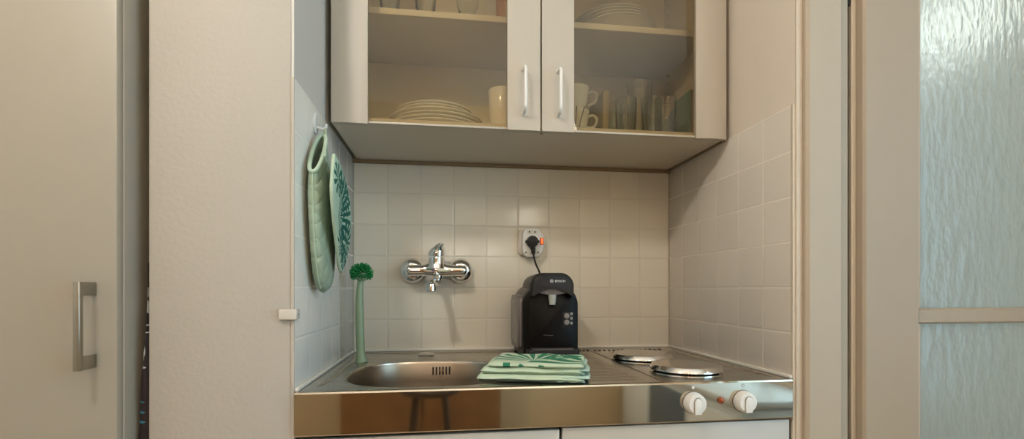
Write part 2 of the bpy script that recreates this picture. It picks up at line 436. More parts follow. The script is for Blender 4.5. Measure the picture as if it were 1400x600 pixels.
obj('ceiling_rose', lathe(bmesh.new(), [(.06, -.05), (.07, 0)], (-.30, -1.60, CE)), M['knob'], t)

# ------------------------------------------------------------------ wardrobe at the left
t = thing('wardrobe', 'tall beige laminate wardrobe at the left edge beside the plastered wall', 'wardrobe', (-.7, -.3, FL))
bm = bmesh.new()
box(bm, -.300, -.284, -.62, -.01, FL, 1.45, bev=.001); box(bm, -1.2, -1.184, -.62, -.01, FL, 1.45); box(bm, -1.184, -.300, -.62, -.01, 1.43, 1.45); box(bm, -1.184, -.300, -.02, -.01, FL, 1.43)
box(bm, -1.184, -.300, -.6, -.01, FL, FL+.08)
obj('body', bm, M['ward'], t)
bm = bmesh.new(); box(bm, -.2935, -.2835, -.6235, -.6195, FL+.02, 1.45, bev=.001); obj('edge_strip', bm, M['frame_warm'], t)
d = obj('door', B(-.745, -.2812, -.645, -.6255, FL+.08, 1.45, bev=.003), M['ward'], t)
hb = bmesh.new()
prism(hb, rrect(-.3158, -.684, .0105, .010, .002, 3), 'Z', .061, .2085, bev=.0008)
box(hb, -.3185, -.3125, -.682, -.6455, .1855, .2085, bev=.0008); box(hb, -.3185, -.3125, -.682, -.6455, .061, .084, bev=.0008)
obj('handle', hb, M['nickel'], d)
obj('door', B(-1.2, -.749, -.645, -.6255, FL+.08, 1.45, bev=.003), M['ward'], t)

# dark patterned cloth in the gap
bm = bmesh.new(); rings = []
for k in range(30):
    z = .245 - k*.0385
    xl = -.2568 - min(.0225, .0235*(k/9.5)); wv = .002*math.sin(k*.9)
    rings.append([(-.2578, -.594+wv, z), (-.2578, -.56, z), ((xl-.2578)/2, -.55, z), (min(xl, -.2588), -.56, z), (min(xl, -.2588), -.592+wv, z), ((xl-.2578)/2, -.598+wv, z)])
loft(bm, rings)
tag(obj('leaf_patterned_cloth', bm, M['leafcloth'], smooth=70), 'dark brown cloth with white leaf pattern in gap between wardrobe and wall', 'cloth')

# white clip on the wall edge
bm = bmesh.new()
box(bm, -.026, .004, -.610, -.601, .1385, .1585, bev=.002); box(bm, .0005, .0065, -.609, -.585, .1385, .1585, bev=.002)
lathe(bm, [(.0012, 0), (.0012, .0012)], (.0062, -.600, .148), 'X', 8, mi=1)
tag(obj('wall_clip', bm, [plain('cream_clip_plastic', (.60, .55, .48), .4, var=.01), M['dark']]), 'small white plastic clip screwed on the edge between plastered wall and tiles', 'clip')

# ------------------------------------------------------------------ wall cabinet
YD0, YD1 = -.368, -.348
t = thing('wall_cabinet', 'cream wall cabinet with two smoked glass doors above the tiles', 'cabinet', (.52, -.18, .6))
bm = bmesh.new()
box(bm, .012, .028, -.346, -.004, .6, 1.32, bev=.0008); box(bm, 1.014, 1.030, -.346, -.004, .6, 1.32, bev=.0008)
box(bm, .028, 1.014, -.346, -.004, .6, .616); box(bm, .028, 1.014, -.346, -.004, 1.304, 1.32)
obj('body', bm, plain('cream_carcass', (.60, .53, .43), .45, var=.015), t)
obj('back_panel', B(.028, 1.014, -.018, -.012, .616, 1.304), M['cabin'], t)
obj('shelf', B(.0285, 1.0135, -.300, -.0185, .899, .915, bev=.0008), plain('pale_shelf', (.68, .62, .52), .45, var=.02), t)
first = None
for yy in (-.05, -.245):
    for k in range(18):
        z = .65 + k*.032
        if first is None:
            first = obj('shelf_pin_hole', lathe(bmesh.new(), [(.0026, 0), (.0026, .0006)], (1.0134, yy, z), 'X', 10), M['chip'], t); f0 = Vector((0, yy, z))
        else:
            h = first.copy(); C.objects.link(h); h.parent = t; h.location = Vector((0, yy, z)) - f0
for yy in (-.06, -.245):
    for x0 in (.0285, 1.0055): obj('shelf_pin', box(bmesh.new(), x0, x0+.008, yy-.004, yy+.004, .893, .8988, bev=.001), M['nickel'], t)
bm = bmesh.new(); box(bm, .0, W, -.014, -.003, .5895, .5995, bev=.001); box(bm, 1.0305, 1.036, -.345, -.006, .5965, .6015)
obj('rear_batten', bm, M['chip'], t)
def cab_door(x0, s0, x1, s1, hx, curved):
    """outer/inner stiles from x0..s0 and s1..x1 (left to right)"""
    def stile(a, b, soft):
        n = 8; pts = []
        d = .004 if soft else .0012
        for k in range(n+1):
            u = k/n; pts.append((a+(b-a)*u, YD0 - d*math.sin(PI*u)**.8 + d))
        pts += [(b, YD1), (a, YD1)]
        bm = bmesh.new(); prism(bm, pts, 'Z', .5955, 1.322, bev=.0006, seg=1); return bm
    r = obj('door', stile(x0, s0, curved == 0), M['cab'], t)
    obj('stile', stile(s1, x1, curved == 1), M['cab'], r)
    obj('glass_pane', B(s0-.004, s1+.004, YD1-.010, YD1-.006, .603, 1.26), M['pane'], r)
    obj('glass_lip', B(s0+.0005, s1-.0005, YD1-.012, YD1-.002, .5985, .6035, bev=.0006), M['cab'], r)
    obj('top_rail', B(s0, s1, YD0+.002, YD1, 1.25, 1.322), M['cab'], r)
    hb = bmesh.new()
    pts = spline([(hx, YD0+.004, 0.6360), (hx, YD0-.016, 0.6375), (hx, YD0-.027, 0.6420), (hx, YD0-.030, 0.6535), (hx, YD0-.030, 0.6895), (hx, YD0-.030, 0.7295), (hx, YD0-.027, 0.7410), (hx, YD0-.016, 0.7455), (hx, YD0+.004, 0.7470)], 5)
    tube(hb, pts, [.0050 if i < 8 or i > len(pts)-9 else .0043 for i in range(len(pts))], 12)
    for zz in (.636, .747): lathe(hb, [(.0068, .003), (.0068, -.001), (.0055, -.003)], (hx, YD0, zz), 'Y', 14)
    obj('handle', hb, M['knob'], r)
cab_door(.014, .099, .5225, .4390, .4800, 0)
cab_door(.5270, .6100, 1.028, .9420, .5685, 1)
# screw under the middle
bm = bmesh.new(); lathe(bm, [(.004, .5985), (.0035, .5965)], (.531, -.34, 0), 'Z', 10); obj('screw', bm, M['chip'], t)

# crockery behind the glass
def plate(cx, cy, z, r, h, foot, name, label, group, cat='plate'):
    bm = bmesh.new()
    prof = [(foot, 0), (foot+.004, .0), (foot+.008, .003), (r*.80, h*.42), (r-.006, h-.0052), (r-.0012, h-.0046), (r, h-.0028), (r-.0010, h-.0008), (r-.003, h), (r-.012, h-.002), (r*.78, h*.55), (foot, .006), (.001, .005)]
    lathe(bm, prof, (cx, cy, z), 'Z', 56)
    return tag(obj(name, bm, M['porc'], loc=(cx, cy, z)), label, cat, group)
G1 = 'dinner plates in the left cupboard stack'; G2 = 'side plates in the left cupboard stack'
ZB = .6165
o0 = plate(.261, -.185, ZB, .131, .020, .075, 'dinner_plate', 'large white dinner plate, lowest of the plate stack behind the left glass door', G1)
for k, w in ((1, 'second from the bottom'), (2, 'third from the bottom'), (3, 'uppermost large one')):
    dup(o0, (.002*(-1)**k, 0, .0096*k), 'large white dinner plate, %s in the left cupboard stack' % w, G1)
s0 = plate(.255, -.195, ZB+.0365, .106, .0185, .06, 'side_plate', 'smaller white plate resting directly on the large plates, behind left glass door', G2)
for k, w in ((1, 'middle one of the three smaller plates'), (2, 'topmost of the whole stack')):
    dup(s0, (.001*k, 0, .0075*k), 'smaller white plate, %s behind left glass door' % w, G2)
# mug at right of left door
bm = bmesh.new(); lathe(bm, [(.030, 0), (.033, .002), (.037, .05), (.0405, .104), (.0395, .106), (.0375, .103), (.034, .05), (.029, .006), (.001, .005)], (.437, -.285, ZB), 'Z', 40)
tag(obj('tall_mug', bm, M['porc'], loc=(.437, -.285, ZB)), 'plain white tall cup standing beside the plate stack', 'cup')
# glasses on the left half of the shelf
ZS = .9155
def tumbler(cx, cy, z, r0, r1, h, name, label, mat, cat='glass', group=None, facets=28):
    bm = bmesh.new()
    lathe(bm, [(r0-.002, 0), (r0, .003), (r1, h-.001), (r1-.0008, h), (r1-.0018, h-.001), (r0-.002, .010), (.001, .008)], (cx, cy, z), 'Z', facets)
    return tag(obj(name, bm, mat, loc=(cx, cy, z)), label, cat, group)
tumbler(.137, -.235, ZS, .024, .030, .10, 'tumbler', 'clear straight glass at the far left of the upper shelf', M['glass'], group='clear glasses on the upper shelf')
tumbler(.232, -.235, ZS, .024, .030, .10, 'tumbler', 'clear straight glass, second from left on the upper shelf', M['glass'], group='clear glasses on the upper shelf')
bm = bmesh.new(); lathe(bm, [(.028, 0), (.028, .002), (.010, .007), (.006, .015), (.009, .024), (.024, .036), (.030, .06), (.031, .10), (.030, .10), (.028, .06), (.018, .036), (.001, .028)], (.345, -.235, ZS), 'Z', 28)
tag(obj('footed_glass', bm, M['glass'], loc=(.345, -.235, ZS)), 'short-stemmed clear glass between the straight glasses and the orange one', 'glass')
t2 = thing('orange_jar', 'glass with orange contents at the right end of the left upper shelf', 'glass', (.452, -.245, ZS))
obj('glass_body', lathe(bmesh.new(), [(.026, 0), (.029, .003), (.031, .10), (.0295, .10), (.0275, .005), (.001, .004)], (.452, -.245, ZS), 'Z', 28), M['glass'], t2)
obj('contents', lathe(bmesh.new(), [(.0262, .0035), (.0280, .02), (.0298, .075), (.001, .076)], (.452, -.245, ZS), 'Z', 28), M['orange'], t2)
# deep plates on the right half of the shelf
G3 = 'deep plates on the upper shelf'
b0 = bmesh.new()
lathe(b0, [(.045, 0), (.050, .0), (.054, .003), (.085, .018), (.104, .034), (.117, .038), (.116, .040), (.102, .0375), (.083, .022), (.052, .006), (.001, .005)], (.787, -.180, ZS), 'Z', 56)
b0 = tag(obj('deep_plate', b0, M['porc'], loc=(.787, -.180, ZS)), 'white deep plate, lowest of the stack on the right upper shelf', 'plate', G3)
for k, w in ((1, 'second from the bottom'), (2, 'third from the bottom'), (3, 'topmost')):
    dup(b0, (-.004*k, 0, .0078*k), 'white deep plate, %s of the stack on the right upper shelf' % w, G3)
# cups and saucers behind the right stile
G4 = 'saucers under the cups'
q0 = plate(.655, -.215, ZB, .072, .012, .035, 'saucer', 'white saucer, lowest under the stacked cups at right cabinet door', G4, 'saucer')
dup(q0, (.001, 0, .0068), 'white saucer, middle of three under the stacked cups', G4); dup(q0, (-.001, 0, .0136), 'white saucer, upper of three under the stacked cups', G4)
def cup(z, label):
    c = thing('coffee_cup', label, 'cup', (.655, -.215, z), 'stacked white cups in the right cupboard')
    obj('cup_body', lathe(bmesh.new(), [(.020, 0), (.024, .002), (.033, .025), (.039, .066), (.038, .067), (.0365, .064), (.031, .025), (.020, .006), (.001, .005)], (.655, -.215, z), 'Z', 36), M['porc'], c)
    obj('handle', tube(bmesh.new(), spline([(.688, -.220, z+.052), (.704, -.224, z+.056), (.714, -.226, z+.045), (.708, -.225, z+.026), (.688, -.219, z+.018)], 6), .0038, 10), M['porc'], c)
    return c
cu = cup(ZB+.0205, 'white handled coffee cup, lower of the two stacked on the saucers')
dup(cu, (0, 0, .0675), 'white handled coffee cup, upper of the two stacked on the saucers')
bm = bmesh.new()
for dx in (0, .013): tube(bm, spline([(.622+dx, -.325, ZB+.001), (.626+dx, -.325, ZB+.025), (.628+dx*1.6, -.325, ZB+.062)], 6), .0014, 8)
tube(bm, [(.618, -.325, ZB+.0016), (.642, -.325, ZB+.0016)], .0014, 8)
tag(obj('wire_rack', bm, M['hot']), 'thin dark wire prongs standing in front of the stacked cups', 'rack')
tag(obj('serving_board', B(.732, .750, -.23, -.05, ZB, .765, bev=.003), M['olive']), 'narrow olive brown board standing upright between cups and glasses', 'board')
GG = 'drinking glasses on the lower right cupboard shelf'
tumbler(.785, -.270, ZB, .026, .030, .108, 'tumbler', 'pale blue glass beside the upright board, left of the tall glass', M['glassblue'], group=GG)
tumbler(.846, -.215, ZB, .030, .036, .182, 'tall_glass', 'tallest clear glass in the middle of the lower right shelf', M['glass'])
tumbler(.850, -.292, ZB, .023, .029, .105, 'tumbler', 'pale blue glass in front of the tallest glass', M['glassblue'], group=GG)
tumbler(.780, -.185, ZB, .026, .031, .12, 'tumbler', 'pale blue glass in the back beside the upright board', M['glassblue'], group=GG)
tumbler(.903, -.265, ZB, .024, .030, .118, 'tumbler', 'clear glass between the tallest glass and the green tin', M['glass'], group=GG)
tumbler(.905, -.17, ZB, .026, .031, .13, 'tumbler', 'pale blue glass behind the clear one beside the green tin', M['glassblue'], group=GG)
t2 = thing('green_tin', 'dark green box standing upright at the right end of the lower shelf', 'box', (.985, -.25, ZB))
obj('box_body', B(.9635, 1.000, -.292, -.206, ZB, .755, bev=.002), M['boxgreen'], t2)
obj('box_end', B(.9640, .9995, -.297, -.2925, ZB, .752, bev=.001), M['boxbrown'], t2)
tag(obj('blue_tin', B(.9640, 1.000, -.200, -.10, ZB, .742, bev=.002), plain('blue_tin_paint', (.08, .17, .24), .4, var=.1)), 'dark blue box standing directly behind the green box', 'box')

# ------------------------------------------------------------------ stainless countertop
t = thing('sink_countertop', 'stainless steel countertop with sink bowl and two electric hotplates', 'countertop', (.52, -.3, -.08))
bcx, bcy, ba, bb, bn = .2515, -.411, .1835, .176, 2.7
X0, X1, Y0, Y1 = .0015, .500, -.604, -.0015
angs = sorted(set([round(2*PI*k/96, 6) for k in range(96)] + [round(math.atan2(y-bcy, x-bcx) % (2*PI), 6) for x in (X0, X1) for y in (Y0, Y1)]))
def sup(a, da, db):
    A, Bq = ba+da, bb+db; c, s = math.cos(a), math.sin(a)
    r = (abs(c/A)**bn + abs(s/Bq)**bn)**(-1/bn); return bcx+r*c, bcy+r*s
def rct(a):
    c, s = math.cos(a), math.sin(a); r = 1e9
    if c > 1e-9: r = min(r, (X1-bcx)/c)
    if c < -1e-9: r = min(r, (X0-bcx)/c)
    if s > 1e-9: r = min(r, (Y1-bcy)/s)
    if s < -1e-9: r = min(r, (Y0-bcy)/s)
    return bcx+r*c, bcy+r*s
bm = bmesh.new()
loft(bm, [[(*rct(a), 0.0) for a in angs], [(*sup(a, .011, .011), 0.0) for a in angs], [(*sup(a, .008, .008), .0012) for a in angs], [(*sup(a, .004, .004), .0012) for a in angs], [(*sup(a, .001, .001), -.0005) for a in angs], [(*sup(a, 0, 0), -.004) for a in angs]], True, False, False)
def quad(bm, x0, x1, y0, y1, z):
    bm.faces.new([bm.verts.new(p) for p in ((x0, y0, z), (x1, y0, z), (x1, y1, z), (x0, y1, z))])
quad(bm, .5, .7415, Y0, Y1, 0)
quad(bm, .7455, W-.0015, Y0, Y1, 0)
# raised border ridges and embossed ribs
def rib(bm, p, q, r, n=8, fl=.35):
    p, q = Vector(p), Vector(q); d = (q-p).normalized(); s = Vector((-d.y, d.x, 0)); rings = []
    m = 24
    for k in range(m+1):
        u = k/m; e = math.sin(PI*min(1, min(u, 1-u)*m/4)/2) if min(u, 1-u)*m < 4 else 1
        c = p.lerp(q, u)
        rings.append([c + s*r*e*math.cos(PI*j/n) + Vector((0, 0, 1))*(r*fl*e*math.sin(PI*j/n) + .00015) for j in range(n+1)])
    loft(bm, rings, False, False, False)
for k in range(22):
    y = -.562 + k*.0195
    rib(bm, (.455, y, 0), (.716, y, 0), .0062, fl=.2)
rib(bm, (.03, -.56, 0), (.03, -.06, 0), .012, fl=.3)
rib(bm, (.03, -.045, 0), (.72, -.045, 0), .010, fl=.3)
rib(bm, (1.012, -.57, 0), (1.012, -.05, 0), .012, fl=.3)
rib(bm, (.975, -.42, 0), (.975, -.30, 0), .008, fl=.3)
# rounded front lip
box(bm, .0015, W-.0015, -.0035, -.0015, -.0, .006)
obj('worktop', bm, M['steel'], t, smooth=40)
# bowl
bm = bmesh.new()
rg = []
for (d, z) in ((0, -.004), (-.002, -.010), (-.005, -.05), (-.010, -.12), (-.016, -.137), (-.030, -.147), (-.055, -.1515), (-.09, -.1535), (-.14, -.155)):
    rg.append([(*sup(a, d, d), z) for a in angs])
loft(bm, rg, True, False, True)
bw = obj('sink_bowl', bm, M['steelbowl'], t, smooth=60)
bm = bmesh.new()
lathe(bm, [(.040, -.1535), (.042, -.1515), (.036, -.151), (.030, -.153), (.001, -.1535)], (.2515, -.38, 0), 'Z', 32)
obj('drain', bm, M['chrome'], bw)
bm = bmesh.new()
for k in range(6):
    x = .2500 + k*.0088
    yb = -.2395
    box(bm, x, x+.0042, yb-.0022, yb+.002, -.036, -.0145, bev=.0008, seg=1)
obj('overflow_slots', bm, M['dark'], bw)
bm = bmesh.new()
lathe(bm, [(.0015, -.004), (.0042, -.003), (.0055, 0), (.0042, .004), (.001, .005)], (.2745, -.2500, -.024), 'Y', 14)
for k in range(26):
    z = -.029 - k*.0045
    if z > -.148: lathe(bm, [(.0004, -.0016), (.0016, 0), (.0004, .0016)], (.2755+.0006*math.sin(k), -.2515-.0004*k, z), 'Z', 6)
obj('plug_chain', bm, M['chip'], bw)
obj('tap_hole_cover', lathe(bmesh.new(), [(.024, 0), (.025, .002), (.022, .0045), (.010, .0065), (.001, .007)], (.228, -.105, .0004), 'Z', 28), M['lid'], t)
# seam and vent slots
obj('hob_seam', B(.7405, .7465, Y0+.003, Y1-.02, -.004, -.0012), M['dark'], t)
bm = bmesh.new()
for k in range(15):
    x = .752+k*.0155
    if 6.6 < k < 8: continue
    prism(bm, [(x, -.082), (x+.0075, -.082), (x+.014, -.050), (x+.0065, -.050)], 'Z', -.001, .0006)
for k in range(4):
    x = .690+k*.0125; prism(bm, [(x, -.082), (x+.0075, -.082), (x+.014, -.050), (x+.0065, -.050)], 'Z', -.001, .0006)
obj('vent_slots', bm, M['dark'], t)
# front panel
bm = bmesh.new()
prism(bm, [(-.6025, .0005), (-.606, -.0008), (-.6075, -.004), (-.6075, -.082), (-.606, -.0845), (-.602, -.0845), (-.602, -.004)], 'X', .0015, W-.0055)
fp = obj('front_panel', bm, M['steelfront'], t, smooth=8)
obj('underside', B(.003, W-.006, -.600, -.59, -.083, -.005), M['dark'], t)
for kx, nm in ((.804, 'left'), (.9175, 'right')):
    kb = bmesh.new()
    lathe(kb, [(.0225, 0), (.0225, -.006), (.0205, -.0175), (.0185, -.0200), (.001, -.0205)], (kx, -.6078, -.0435), 'Y', 36)
    kn = obj('control_knob', kb, M['knob'], t)
    kb = bmesh.new(); prism(kb, [(kx-.0075, -.0635), (kx+.0075, -.0635), (kx+.0075, -.0375)] + [(kx+.0075*math.cos(a), -.0375+.0075*math.sin(a)) for a in (PI*.25, PI*.5, PI*.75)] + [(kx-.0075, -.0375)], 'Y', -.6318, -.627, bev=.0010)
    obj('grip', kb, M['knob'], kn)
    kb = bmesh.new()
    pts = [(kx-.0082, -.063), (kx-.0082, -.0375)] + [(kx+.0082*math.cos(a), -.0375+.0082*math.sin(a)) for a in (PI*.8, PI*.65, PI*.5, PI*.35, PI*.2)] + [(kx+.0082, -.0375)]
    tube(kb, [(p[0], -.6285, p[1]) for p in pts], .0007, 6)
    obj('grip_line', kb, M['knobgrey'], kn)
    kb = bmesh.new(); lathe(kb, [(.0235, 0), (.024, -.001), (.001, -.001)], (kx, -.6076, -.0435), 'Y', 36); obj('backplate', kb, M['knobgrey'], kn)
    mb = bmesh.new()
    if kx < .85: lathe(mb, [(.0032, 0), (.0032, -.0004)], (kx, -.6075, -.0115), 'Y', 16)
    else:
        tube(mb, [(kx+.0032*math.cos(a*PI/8), -.6077, -.0105+.0032*math.sin(a*PI/8)) for a in range(17)], .0005, 6)
    obj('hotplate_mark', mb, M['print_w'] if kx < .85 else M['knobgrey'], t)
ib = bmesh.new(); lathe(ib, [(.0075, 0), (.0075, -.002), (.006, -.003)], (.8665, -.6076, -.0400), 'Y', 24); il = obj('indicator_lamp', ib, M['orangeind'], t)
ib = bmesh.new(); lathe(ib, [(.0045, 0), (.0035, -.003), (.001, -.004)], (.8665, -.6105, -.0400), 'Y', 16); obj('lens', ib, emis('indicator_lens', (.30, .06, .01), .05), il)
# hotplates
HP = ((.8285, -.276), (.8535, -.479))
for hx, hy in HP:
    hb = bmesh.new(); lathe(hb, [(.083, 0), (.083, .002), (.076, .0035), (.074, .002)], (hx, hy, 0), 'Z', 48, cap1=False)
    hp = obj('hotplate', hb, M['chrome'], t)
    hb = bmesh.new(); lathe(hb, [(.0725, .0), (.0725, .0052), (.070, .0060), (.001, .0060)], (hx, hy, .0005), 'Z', 48); obj('iron_plate', hb, M['hot'], hp)
def cover(hx, hy, label):
    c = thing('hotplate_cover', label, 'hotplate cover', (hx, hy, .0066), 'hotplate covers')
    obj('rim', lathe(bmesh.new(), [(.0825, 0), (.0838, .0005), (.0838, .0015), (.0828, .0032), (.0785, .0112), (.0770, .0124), (.0755, .0126)], (hx, hy, .0066), 'Z', 64, True, False), M['lidrim'], c)
    obj('top_disc', lathe(bmesh.new(), [(.0758, .0124), (.074, .0127), (.03, .0140), (.001, .0143)], (hx, hy, .0066), 'Z', 64), M['lid'], c)
    a = .35
    for a, nm in ((.55, ''), (2.6, '')):
        ax, ay = hx+.080*math.cos(a), hy+.080*math.sin(a)
        obj('rivet', lathe(bmesh.new(), [(.0020, 0), (.0024, .004), (.001, .0055)], (ax, ay, .0125), 'Z', 10), M['hot'], c)
    return c
c1 = cover(*HP[1], 'round shiny metal cover on the front hotplate')
dup(c1, (HP[0][0]-HP[1][0], HP[0][1]-HP[1][1], 0), 'round shiny metal cover on the rear hotplate')

# base cabinet below
t = thing('base_cabinet', 'white base cabinet with two doors under the steel countertop', 'cabinet', (.52, -.3, FL))
bm = bmesh.new(); box(bm, .01, .026, -.575, -.02, FL+.06, -.0865); box(bm, 1.014, 1.03, -.575, -.02, FL+.06, -.0865); box(bm, .026, 1.014, -.575, -.02, FL+.06, FL+.076); box(bm, .026, 1.014, -.03, -.02, FL+.076, -.10)
obj('body', bm, M['basewhite'], t)
obj('body', B(.03, 1.01, -.52, -.05, FL, FL+.06), M['dark'], t) if False else None
obj('door', B(.006, .5175, -.598, -.579, FL+.07, -.0925, bev=.0015), M['basewhite'], t)
obj('door', B(.5235, 1.034, -.598, -.579, FL+.07, -.0895, bev=.0015), M['basewhite'], t)
obj('plinth', B(.02, 1.02, -.54, -.03, FL, FL+.059), M['dark'], t)
obj('hinge_block', B(.50, .55, -.59, -.578, -.0885, -.0855, bev=.0005), M['knob'], t)

# ------------------------------------------------------------------ mixer tap
t = thing('wall_mixer_tap', 'chrome wall mixer tap with top lever on the tiles above the sink', 'tap', (.257, -.03, .25))
ZT = .2535; YT = -.064
for x in (.182, .333):
    obj('escutcheon', lathe(bmesh.new(), [(.0405, -.0005), (.0408, -.004), (.039, -.012), (.033, -.021), (.025, -.027), (.018, -.029)], (x, 0, ZT+.001), 'Y', 40), M['chrome'], t)
    obj('union_nut', lathe(bmesh.new(), [(.0135, -.026), (.0165, -.034), (.0165, -.055), (.012, -.062)], (x, 0, ZT), 'Y', 6+18), M['chrome'], t)
bm = bmesh.new()
rings = []
N = 40; m = 28
for k in range(N+1):
    u = -1 + 2*k/N; x = .2575 + .0955*u
    e = (1-max(0, (abs(u)-.86)/.14)**2)**.5 if abs(u) > .86 else 1
    e = max(e, .05)
    bulge = math.exp(-(u/.26)**2)
    rz_up = .0165*e + .018*bulge; rz_dn = .0165*e + .005*bulge; ry = .0165*e + .006*bulge
    rings.append([(x, YT+ry*math.cos(2*PI*j/m), ZT + (rz_up if math.sin(2*PI*j/m) > 0 else rz_dn)*math.sin(2*PI*j/m)) for j in range(m)])
loft(bm, rings)
obj('tap_body', bm, M['chrome'], t, smooth=70)
bm = bmesh.new()
lathe(bm, [(.030, .006), (.0265, .016), (.0245, .026), (.0245, .040)], (.2575, YT, ZT), 'Z', 36)
obj('cartridge_housing', bm, M['chrome'], t, smooth=70)
bm = bmesh.new()
# lever: dome cap leaning forward with pointed beak
rings = []
cc = [(0, .0415, .0258, .0255), (0, .048, .0258, .0258), (.0010, .056, .0245, .025), (.0040, .065, .0210, .023), (.0085, .073, .0150, .019), (.0120, .079, .0090, .014), (.0135, .082, .002, .004)]
for (dx, dz, rx, ry) in cc:
    rings.append([(.2575+dx+rx*math.cos(2*PI*j/24), YT-.003-dz*.12+ry*math.sin(2*PI*j/24), ZT+dz) for j in range(24)])
loft(bm, rings)
lv = obj('lever', bm, M['chrome'], t, smooth=70)
bm = bmesh.new()
pts = spline([(.2600, YT-.005, ZT+.058), (.264, YT-.035, ZT+.068), (.269, YT-.065, ZT+.072), (.273, YT-.090, ZT+.073)], 6)
rings = []
for i, p in enumerate(pts):
    u = i/(len(pts)-1); rw_, rh = .0175*(1-u)+.0085*u, .0115*(1-u)+.0040*u
    if i == len(pts)-1: rw_ *= .5; rh *= .5
    rings.append([(p.x+rw_*math.cos(2*PI*j/16), p.y, p.z+rh*math.sin(2*PI*j/16)) for j in range(16)])
loft(bm, rings); obj('lever_handle', bm, M['chrome'], lv, smooth=70)
bm = bmesh.new()
lathe(bm, [(.015, -.010), (.0155, -.020), (.0135, -.029), (.010, -.032)], (.262, YT, ZT), 'Z', 28)
sp = spline([(.262, YT, ZT-.024), (.262, YT-.010, ZT-.034), (.259, YT-.045, ZT-.040), (.252, YT-.085, ZT-.037), (.2455, YT-.108, ZT-.039), (.2445, YT-.114, ZT-.048)], 6)
tube(bm, sp, [.0095]*len(sp), 18)
s_ = obj('spout', bm, M['chrome'], t, smooth=60)
obj('aerator', lathe(bmesh.new(), [(.0115, .009), (.0148, .005), (.0155, -.006), (.0155, -.014), (.0130, -.016), (.001, -.0155)], (.2445, YT-.114, ZT-.048), 'Z', 28), M['chrome'], s_)
bm = bmesh.new(); lathe(bm, [(.004, -.0205), (.004, -.0225)], (.248, YT, ZT+.0), 'Y', 12)
obj('temperature_mark', bm, plain('red_blue_mark', (.12, .05, .2), .3), t)

# ------------------------------------------------------------------ socket
t = thing('socket_adapter', 'white multi-way socket adapter with lit red switch on the tiled wall', 'socket', (.56, -.02, .3))
bm = bmesh.new(); prism(bm, rrect(.556, .348, .074, .080, .010), 'Y', -.0115, -.0002, bev=.003); obj('wall_plate', bm, M['plast'], t)
bm = bmesh.new()
prism(bm, [(.530, .318), (.530, .374), (.536, .386), (.546, .392), (.574, .392), (.584, .386), (.600, .366), (.602, .345), (.596, .318), (.584, .303), (.572, .2985), (.546, .2985), (.536, .304)], 'Y', -.036, -.012, bev=.004, seg=3)
ab = obj('adapter_body', bm, M['knob'], t)
bm = bmesh.new(); prism(bm, rrect(.5605, .3795, .036, .0145, .0065), 'Y', -.0368, -.0355, bev=.0004); obj('socket_face', bm, M['plast'], ab)
for x, zz in ((.5515, .3795), (.5695, .3795), (.5400, .3135), (.5800, .3135)):
    obj('socket_hole', lathe(bmesh.new(), [(.0026, 0), (.0026, -.0016)], (x, -.0358, zz), 'Y', 12), M['dark'], ab)
bm = bmesh.new(); prism(bm, rrect(.5605, .3135, .052, .0145, .0065), 'Y', -.0364, -.0355, bev=.0004); obj('socket_face', bm, M['plast'], ab)
bm = bmesh.new(); box(bm, .5855, .5975, -.0385, -.0355, .3385, .3615, bev=.001); sw = obj('switch_frame', bm, M['dark'], ab)
bm = bmesh.new(); box(bm, .5877, .5953, -.0405, -.0383, .3405, .3595, bev=.001); obj('rocker_switch', bm, M['redlit'], sw)

# ------------------------------------------------------------------ capsule coffee machine
mx = .5785                                                  # centre x of the front
t = thing('coffee_machine', 'black capsule coffee machine under the wall socket', 'coffee machine', (mx, -.14, 0))
YF = -.235
# body: side profile in Y-Z, narrower toward the back handled by rings across Y
bm = bmesh.new(); rings = []
def arch(w, zt, r, zb, n=10):
    pts = [(-w, zb), (-w, zt-r)]
    for k in range(1, n): a = PI - PI/2*k/n; pts.append((-w+r+r*math.cos(a), zt-r+r*math.sin(a)))
    pts.append((-w+r, zt)); pts.append((w-r, zt))
    for k in range(1, n): a = PI/2 - PI/2*k/n; pts.append((w-r+r*math.cos(a), zt-r+r*math.sin(a)))
    pts += [(w, zt-r), (w, zb)]
    return pts
for (y, w, zt, r) in ((-.012, .070, .205, .05), (-.018, .074, .212, .055), (-.10, .0775, .216, .06), (-.19, .0785, .213, .06), (YF+.008, .079, .212, .06), (YF+.002, .078, .209, .058), (YF, .075, .205, .055)):
    rings.append([(mx+px, y, pz) for px, pz in arch(w, zt, r, .006)])
loft(bm, rings); obj('housing', bm, M['black'], t, smooth=40)
# hood with the lettering, proud of the body
bm = bmesh.new()
outer = [(p[0], p[1]) for p in arch(.060, .243, .036, .172)]
def hoodring(y, g, lift):
    # top arch then curved underside
    top = arch(.0615-g, .242-g, .036, .176+lift)
    w = .0615-g; bot = []
    for k in range(1, 12):
        u = 1-2*k/12; bot.append((w*u, .176+lift+.021*math.cos(u*PI/2)))
    return [(mx+.001+px, y, pz) for px, pz in top+bot]
loft(bm, [hoodring(-.05, .010, .0), hoodring(-.09, .003, 0), hoodring(YF-.004, .0, .0), hoodring(YF-.018, .0015, .0), hoodring(YF-.0235, .005, .0)])
hd = obj('brewing_head', bm, M['blackm'], t, smooth=50)
bm = bmesh.new(); loft(bm, [[(mx+.001+.044*math.cos(a), YF-.0165+yy, .1915-.006*math.sin(a)**2*0+zz+.0105*math.sin(a)) for a in [2*PI*k/32 for k in range(32)]] for (yy, zz) in ((0, 0), (.0, .0))][:1]+[[(mx+.001+.043*math.cos(a), YF-.0005, .1855+.0095*math.sin(a)) for a in [2*PI*k/32 for k in range(32)]]])
obj('chrome_lip', bm, M['silverp'], t, smooth=60)
bm = bmesh.new(); lathe(bm, [(.0115, .181), (.0110, .172), (.0085, .153), (.001, .153)], (mx+.001, YF-.013, 0), 'Z', 20)
